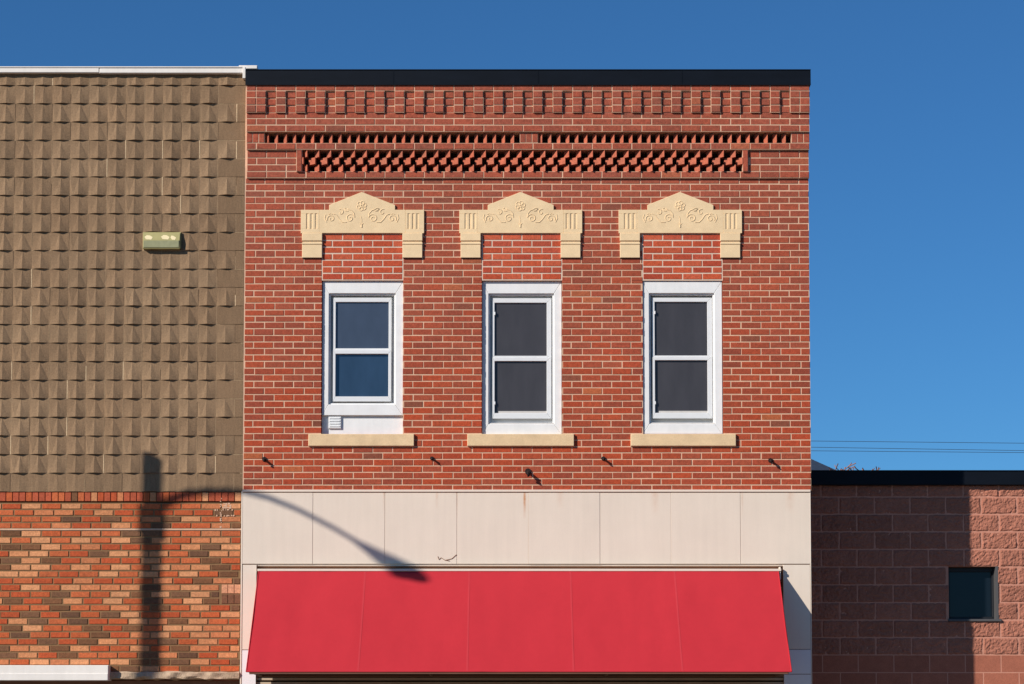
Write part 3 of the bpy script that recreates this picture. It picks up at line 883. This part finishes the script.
def splitblock(mb, x0, x1, z0, z1, rough, tint):
    nx = max(2, int((x1 - x0) / .0085)); nz = max(2, int((z1 - z0) / .0085))
    seed = RND.uniform(0, 90)
    if not rough: 
        mb.box(x0, x1, YR - .002, YR + .05, z0, z1, tint, 0, .002); return
    pts = []
    for j in range(nz + 1):
        row = []
        for i in range(nx + 1):
            x = x0 + (x1 - x0) * i / nx; z = z0 + (z1 - z0) * j / nz
            ed = min(i, nx - i, j * 1.0, nz - j) 
            e = min(1, ed / 1.5)
            h = .013 + .006 * noise.noise(Vector((x * 9, seed, z * 11))) + .008 * noise.noise(Vector((x * 30, seed, z * 34))) + .006 * noise.noise(Vector((x * 66, seed, z * 60)))
            row.append((x, YR + .004 - max(.0, h) * (.22 + .78 * e), z))
        pts.append(row)
    for j in range(nz):
        for i in range(nx):
            mb.face([pts[j][i], pts[j][i + 1], pts[j + 1][i + 1], pts[j + 1][i]], tint)
    for (l0) in ([pts[0][i] for i in range(nx + 1)], [pts[nz][i] for i in range(nx, -1, -1)]):
        for i in range(nx):
            p, q = l0[i], l0[i + 1]
            mb.face([(p[0], YR + .02, p[2]), (q[0], YR + .02, q[2]), q, p], tint)
    for l0 in ([pts[j][0] for j in range(nz, -1, -1)], [pts[j][nx] for j in range(nz + 1)]):
        for i in range(nz):
            p, q = l0[i], l0[i + 1]
            mb.face([(p[0], YR + .02, p[2]), (q[0], YR + .02, q[2]), q, p], tint)
for r in range(len(rows_r) - 1):
    z1, z0 = zx(rows_r[r], YR), zx(rows_r[r + 1], YR)
    off = 0 if r % 2 == 0 else bw / 2
    x = js + off - bw * 12
    while x < RX1:
        a, b = max(x, RX0), min(x + bw, RX1); x += bw
        if b - a < .03: continue
        if b < RX0 + .02 or a > RX1: continue
        tint = tuple(CB * RND.uniform(.9, 1.1)) if r < 10 else tuple(Vector(lin(166, 100, 78)) * RND.uniform(.95, 1.06))
        for q in sub_all([(a + .0045, b - .0045, z0 + .0045, z1 - .0045)], [winh]):
            if q[1] - q[0] > .02 and q[3] - q[2] > .015: splitblock(mb, *q, r < 10, tint)
for q in sub_all([(RX0, RX1 - .002, 0, zx(484, YR))], [winh]):
    mb.face([(q[0], YR - .001, q[2]), (q[1], YR - .001, q[2]), (q[1], YR - .001, q[3]), (q[0], YR - .001, q[3])], (1, 1, 1), 1)
for pa, pb in (((wx0, wz0), (wx0, wz1)), ((wx1, wz1), (wx1, wz0)), ((wx0, wz1), (wx1, wz1)), ((wx1, wz0), (wx0, wz0))):
    mb.face([(pa[0], YR, pa[1]), (pb[0], YR, pb[1]), (pb[0], YR + .2, pb[1]), (pa[0], YR + .2, pa[1])], (1, 1, 1), 1)
mb.build('block_wall', [M_split, M_bj], rb)
mb = MB()
mb.box(RX0, RX1, YR - .07, YR + .4, zx(484.8, YR - .07), zx(470.9, YR - .07), bev=.004, back=True)
mb.box(RX0, RX1, YR - .078, YR + .38, zx(471.2, YR - .07), zx(470.2, YR - .07), back=True)
mb.build('roof_edge', M_cap, rb)
mb = MB(); zr3 = zx(485, YR)
mb.box(RX0, RX1, YR + .25, 12, zr3 - .1, zr3 - .02); mb.box(RX1 - .2, RX1 + .001, YR + .01, 12, 0, zr3); mb.box(RX0, RX1, 11.8, 12, 0, zr3, back=True)
mb.build('flat_roof', M_gravel, rb)
mb = MB(); M_bronze = mat('dark_bronze', lin(34, 36, 40), rough=.45, var=.08)
M_bronze2 = mat('grey_jamb', lin(84, 82, 82), rough=.6, var=.08)
frame_rect(mb, wx0 + .002, wx1 - .002, wz0 + .002, wz1 - .002, .030, .030, .05, .035, YR + .10, YR + .16, .004)
mb.box(wx1 - .014, wx1 + .012, YR - .012, YR + .12, wz0 - .01, wz1, mi=1)
W = mb.build('window', [M_bronze, M_bronze2], rb)
mb = MB(); mb.box(wx0 + .01, wx1 - .01, YR + .13, YR + .14, wz0 + .01, wz1 - .01); mb.build('pane', mat('tinted_pane', lin(20, 28, 36), rough=.12, spec=.3, var=.08), W)
mb = MB(); mb.box(wx0 - .01, wx1 + .04, YR - .03, YR + .14, wz0 - .022, wz0 + .004, bev=.003); mb.build('sill', M_bronze2, W)

# ================================================================ iron hooks
M_hookwhite = M_mortar
def hook(px, py, L, drop, rr, label):
    p = P(px, py, 0)
    t = thing('iron_hook', label, 'hook', (p.x, 0, p.z), 'rusty iron hooks along the brick wall')
    mb = MB()
    mb.tube([(p.x, .02, p.z), (p.x, -L * .6, p.z - drop * .2), (p.x + .004, -L, p.z - drop * .45), (p.x + .006, -L * 1.02, p.z - drop * .9), (p.x + .002, -L * .8, p.z - drop)], [rr, rr, rr * 1.15, rr, rr * .7], 8)
    mb.build('shank', M_iron, t)
    mb = MB(); n = 8
    mb.prism([(p.x + rr * 2.1 * math.cos(2 * math.pi * k / n), p.z + rr * 2.1 * math.sin(2 * math.pi * k / n)) for k in range(n)], -.012, .0)
    mb.build('plate', M_iron, t)
hook(264.4, 459.2, .062, .03, .012, 'rusty iron hook in the red brick near the building left corner, beside the brown blocks')
hook(432.0, 458.4, .055, .015, .010, 'short iron hook in brick just right of the left window sill')
hook(528.0, 471.6, .085, .055, .016, 'largest iron hook, low in the brick below the middle window sill')
hook(603.4, 458.6, .060, .02, .011, 'iron hook in brick between the middle and right window sills')
hook(770.4, 460.4, .068, .025, .012, 'iron hook in brick right of the right window sill, nearest the sky')

# ================================================================ street lamp (its shadow falls across the fronts)
q0 = 3.4
base_sh = P(151.5, 520, 0)
LX = base_sh.x - SUN.x * q0
def from_shadow(px, py):
    s = P(px, py, 0); q = (s.x - LX) / SUN.x
    return Vector((LX, -q, s.z - SUN.z * q))
toppt = from_shadow(151.5, 457); att = from_shadow(151.5, 523)
lamp = thing('street_lamp', 'galvanised street lamp whose curved arm casts a shadow across the shop fronts', 'street lamp', (LX, -q0, .12))
mb = MB(); mb.tube([(LX, -q0, .12), (LX, -q0, toppt.z * .5), (LX, -q0, toppt.z)], [.082, .074, .066], 20)
mb.tube([(LX, -q0, .12), (LX, -q0, .55)], .12, 16)
mb.build('pole', M_galv, lamp)
mb = MB()
arm = [att] + [from_shadow(*s) for s in ((160, 508), (172, 499), (188, 493.5), (212, 491), (240, 491.5), (270, 499), (300, 511), (335, 529), (358, 542.5))]
mb.tube(arm, [.038, .037, .035, .033, .031, .029, .027, .025, .024, .024], 12)
mb.tube([att + Vector((0, 0, -.12)), att + Vector((0, 0, .12))], .09, 14)
mb.build('arm', M_galv, lamp)
mb = MB(); h0, h1 = from_shadow(356, 541.5), from_shadow(451, 600)
hd = []
for i in range(11):
    t = i / 10; r = [.03, .055, .075, .10, .125, .14, .14, .13, .11, .08, .02][i]
    hd.append((h0.lerp(h1, t), r))
n = 14; rings = [[(c.x + r * math.cos(2 * math.pi * k / n), c.y, c.z + .55 * r * math.sin(2 * math.pi * k / n)) for k in range(n)] for c, r in hd]
for i in range(10):
    for k in range(n):
        m_ = (k + 1) % n; mb.face([rings[i][k], rings[i][m_], rings[i + 1][m_], rings[i + 1][k]], smooth=True)
mb.face(rings[0]); mb.face(rings[-1][::-1])
mb.build('lamp_head', M_galv, lamp)
mb = MB(); c = h0.lerp(h1, .62)
mb.tube([(c.x, c.y, c.z - .05), (c.x, c.y, c.z - .09), (c.x, c.y, c.z - .11)], [.10, .085, .03], 14); mb.build('lens', M_lens, lamp)

# ================================================================ things behind
# hip-roofed house
YH = 26.0
hs = thing('house', 'house behind the low building, only its dark slate roof slope showing', 'house', (X(770, 480, YH), YH, 0))
e0, e1 = P(640, 482.5, YH), P(864, 482.5, YH)
rgp = P(752, 432.5, YH + 2.2); rg = rgp.z; xm1 = rgp.x
mb = MB()
yb0, yb1 = YH, YH + 7
A, B_, C_, D_ = (e0.x, yb0, e0.z), (e1.x, yb0, e0.z), (e1.x, yb1, e0.z), (e0.x, yb1, e0.z)
R0, R1 = (xm1, yb0 + 2.2, rg), (xm1, yb1 - 2.2, rg)
mb.face([A, B_, R0]); mb.face([B_, C_, R1, R0]); mb.face([C_, D_, R1]); mb.face([D_, A, R0, R1]); mb.face([A, D_, C_, B_])
mb.build('roof', M_shingle, hs)
mb = MB(); mb.box(e0.x + .3, e1.x - .3, yb0 + .3, yb1 - .3, 0, e0.z - .01, back=True); mb.build('wall', M_siding, hs)

# bare tree
YT = 21.0
tp = P(858, 458, YT)
tr = thing('bare_tree', 'leafless tree behind the low building, only its brown twig tips showing over the roof edge', 'tree', (tp.x, YT, 0))
rt = random.Random(3)
segs = []
def grow(p, d, ln, r, lev):
    n = 3; pts = [p]; rr = [r]
    for i in range(n):
        d = (d + Vector((rt.uniform(-.18, .18), rt.uniform(-.18, .18), rt.uniform(-.02, .10)))).normalized()
        p = p + d * ln / n; pts.append(p); rr.append(r * (1 - .35 * (i + 1) / n))
    segs.append((pts, rr, lev))
    if lev >= 6: return
    for k in range(3 if lev in (1, 2, 4) else 2):
        a = rt.uniform(0, 2 * math.pi)
        s = Vector((math.cos(a), math.sin(a), 0))
        nd = (d * .85 + s * rt.uniform(.35, .65) + Vector((0, 0, .12))).normalized()
        grow(pts[rt.choice((2, 3))] if k else pts[3], nd, ln * rt.uniform(.62, .8), rr[-1] * .72, lev + 1)
grow(Vector((tp.x, YT, 0)), Vector((0, 0, 1)), 2.6, .14, 0)
tips = sorted(pts[-1].z for pts, _, lev in segs if lev >= 5); mxz = tips[int(len(tips) * .55)]; top0 = tips[-1]
xs = [p.x for pts, _, _ in segs for p in pts]
tgt = P(858, 466.0, YT).z; ttop = P(858, 453, YT).z
txm = sorted(pts[-1].x for pts, _, lev in segs if lev >= 5 and pts[-1].z > mxz)
kz = tgt / mxz; wide = max(xs) - min(xs); kxs = min(1.3, (P(912, 460, YT).x - P(822, 460, YT).x) * 1.35 / wide)
mb1, mb2 = MB(), MB()
for pts, rr, lev in segs:
    q = [Vector((tp.x + (p.x - tp.x - (txm[len(txm) // 2] - tp.x) * min(1, p.z / (.5 * mxz))) * .42, p.y, p.z * kz if p.z < mxz else tgt + (p.z - mxz) / (top0 - mxz) * (ttop - tgt))) for p in pts]
    (mb1 if lev == 0 else mb2).tube(q, [max(.011, r) for r in rr], 10 if lev < 2 else 4, caps=lev < 3)
mb1.build('trunk', M_bark, tr); mb2.build('crown', M_bark, tr)

# overhead lines and the two poles that carry them
YW = 34.0
wires = [(441.0, 443.2), (447.2, 450.6), (450.8, 452.6)]
wl_labels = ['topmost of the three thin dark overhead wires against the sky', 'middle one of the three thin dark overhead wires in the sky', 'lowest of the three thin overhead wires, just above the bare twigs']
pa, pb = 560, 1420
for (za, zb_), lb in zip(wires, wl_labels):
    sl = (zb_ - za) / 212.0
    w0 = P(pa, za + sl * (pa - 812), YW); w1 = P(pb, za + sl * (pb - 812), YW)
    n = 40; path = []
    for i in range(n + 1):
        t = i / n; p = w0.lerp(w1, t); path.append(Vector((p.x, p.y, p.z)))
    mb = MB(); mb.tube(path, .0062, 6)
    o = mb.build('overhead_wire', M_cable, None, w0)
    tag(o, lb, 'wire', 'overhead wires behind the low building')
for pxx, lb in ((pa, 'timber utility pole hidden behind the brick building, carrying the overhead wires'), (pb, 'timber utility pole beyond the right edge, carrying the overhead wires')):
    sl = 2.2 / 212
    p = P(pxx, 441 + sl * (pxx - 812), YW)
    t = thing('utility_pole', lb, 'utility pole', (p.x, YW + .16, 0), 'utility poles')
    mb = MB(); mb.tube([(p.x, YW + .16, 0), (p.x, YW + .16, p.z + .3)], [.15, .11], 12); mb.build('pole', M_timber, t)
    mb = MB(); mb.box(p.x - .7, p.x + .7, YW, YW + .08, p.z - .2, p.z - .08, back=True); mb.build('crossarm', M_timber, t)

# ================================================================ ground
def sheet(name, x0, x1, y0, y1, z, m):
    mb = MB(); mb.face([(x0, y0, z), (x1, y0, z), (x1, y1, z), (x0, y1, z)]); o = mb.build(name, m); o['kind'] = 'structure'; return o
sheet('ground', -900, 900, -900, 900, -.02, M_earth)
sheet('road', -300, 300, -18.0, -4.4, -.012, M_asphalt)
mb = MB(); mb.box(-300, 300, -4.2, 1.6, -.02, .12); mb.face([(-300, -4.2, .12), (300, -4.2, .12), (300, 1.6, .12), (-300, 1.6, .12)]) if False else None
o = mb.build('sidewalk', M_concrete); o['kind'] = 'structure'
mb = MB(); mb.box(-300, 300, -4.4, -4.203, -.02, .125, back=True, bev=.01); o = mb.build('kerb', M_concrete); o['kind'] = 'structure'
mb = MB(); mb.box(-300, 300, -26, -18.0, -.02, .12, back=True); o = mb.build('far_sidewalk', M_concrete); o['kind'] = 'structure'

# ================================================================ light
w = bpy.data.worlds.new('World'); S.world = w; w.use_nodes = True
nt = w.node_tree; bg = nt.nodes['Background']
sky = nt.nodes.new('ShaderNodeTexSky'); sky.sky_type = 'NISHITA'; sky.sun_disc = False
el = math.atan2(-SUN.z, math.hypot(SUN.x, SUN.y)); az = math.atan2(-SUN.x, -SUN.y)
sky.sun_elevation = el; sky.sun_rotation = az % (2 * math.pi)
sky.air_density = 1.0; sky.dust_density = 0.0; sky.ozone_density = 10.0; sky.altitude = 300
tn = nt.nodes.new('ShaderNodeMix'); tn.data_type = 'RGBA'; tn.blend_type = 'MULTIPLY'; tn.inputs['Factor'].default_value = 1
tn.inputs['B'].default_value = (.68, 1.0, 1.06, 1)
nt.links.new(sky.outputs[0], tn.inputs['A']); nt.links.new(tn.outputs['Result'], bg.inputs['Color']); bg.inputs['Strength'].default_value = .083
sd = bpy.data.lights.new('sun', 'SUN'); sd.energy = 5.0; sd.angle = math.radians(.5); sd.color = (1.0, .94, .865)
so = bpy.data.objects.new('sun', sd); COL.objects.link(so)
so.rotation_euler = SUN.to_track_quat('-Z', 'Y').to_euler(); so.location = (-20, -20, 20)

cd = bpy.data.cameras.new('camera'); co = bpy.data.objects.new('camera', cd); COL.objects.link(co)
co.location = (0, CAMY, CAMZ); co.rotation_euler = (math.pi / 2 + TH, 0, 0)
cd.sensor_width = 36; cd.lens = 36 * F / 1024; cd.shift_y = (CY - 342) / 1024
cd.clip_end = 3000; S.camera = co
vs = S.view_settings; vs.view_transform = 'Standard'; vs.look = 'None'; vs.gamma = 1; vs.exposure = .1; vs.use_curve_mapping = False
S.render.resolution_x, S.render.resolution_y = 1024, 684
for o in bpy.data.objects:
    if '_o' in o: del o['_o']
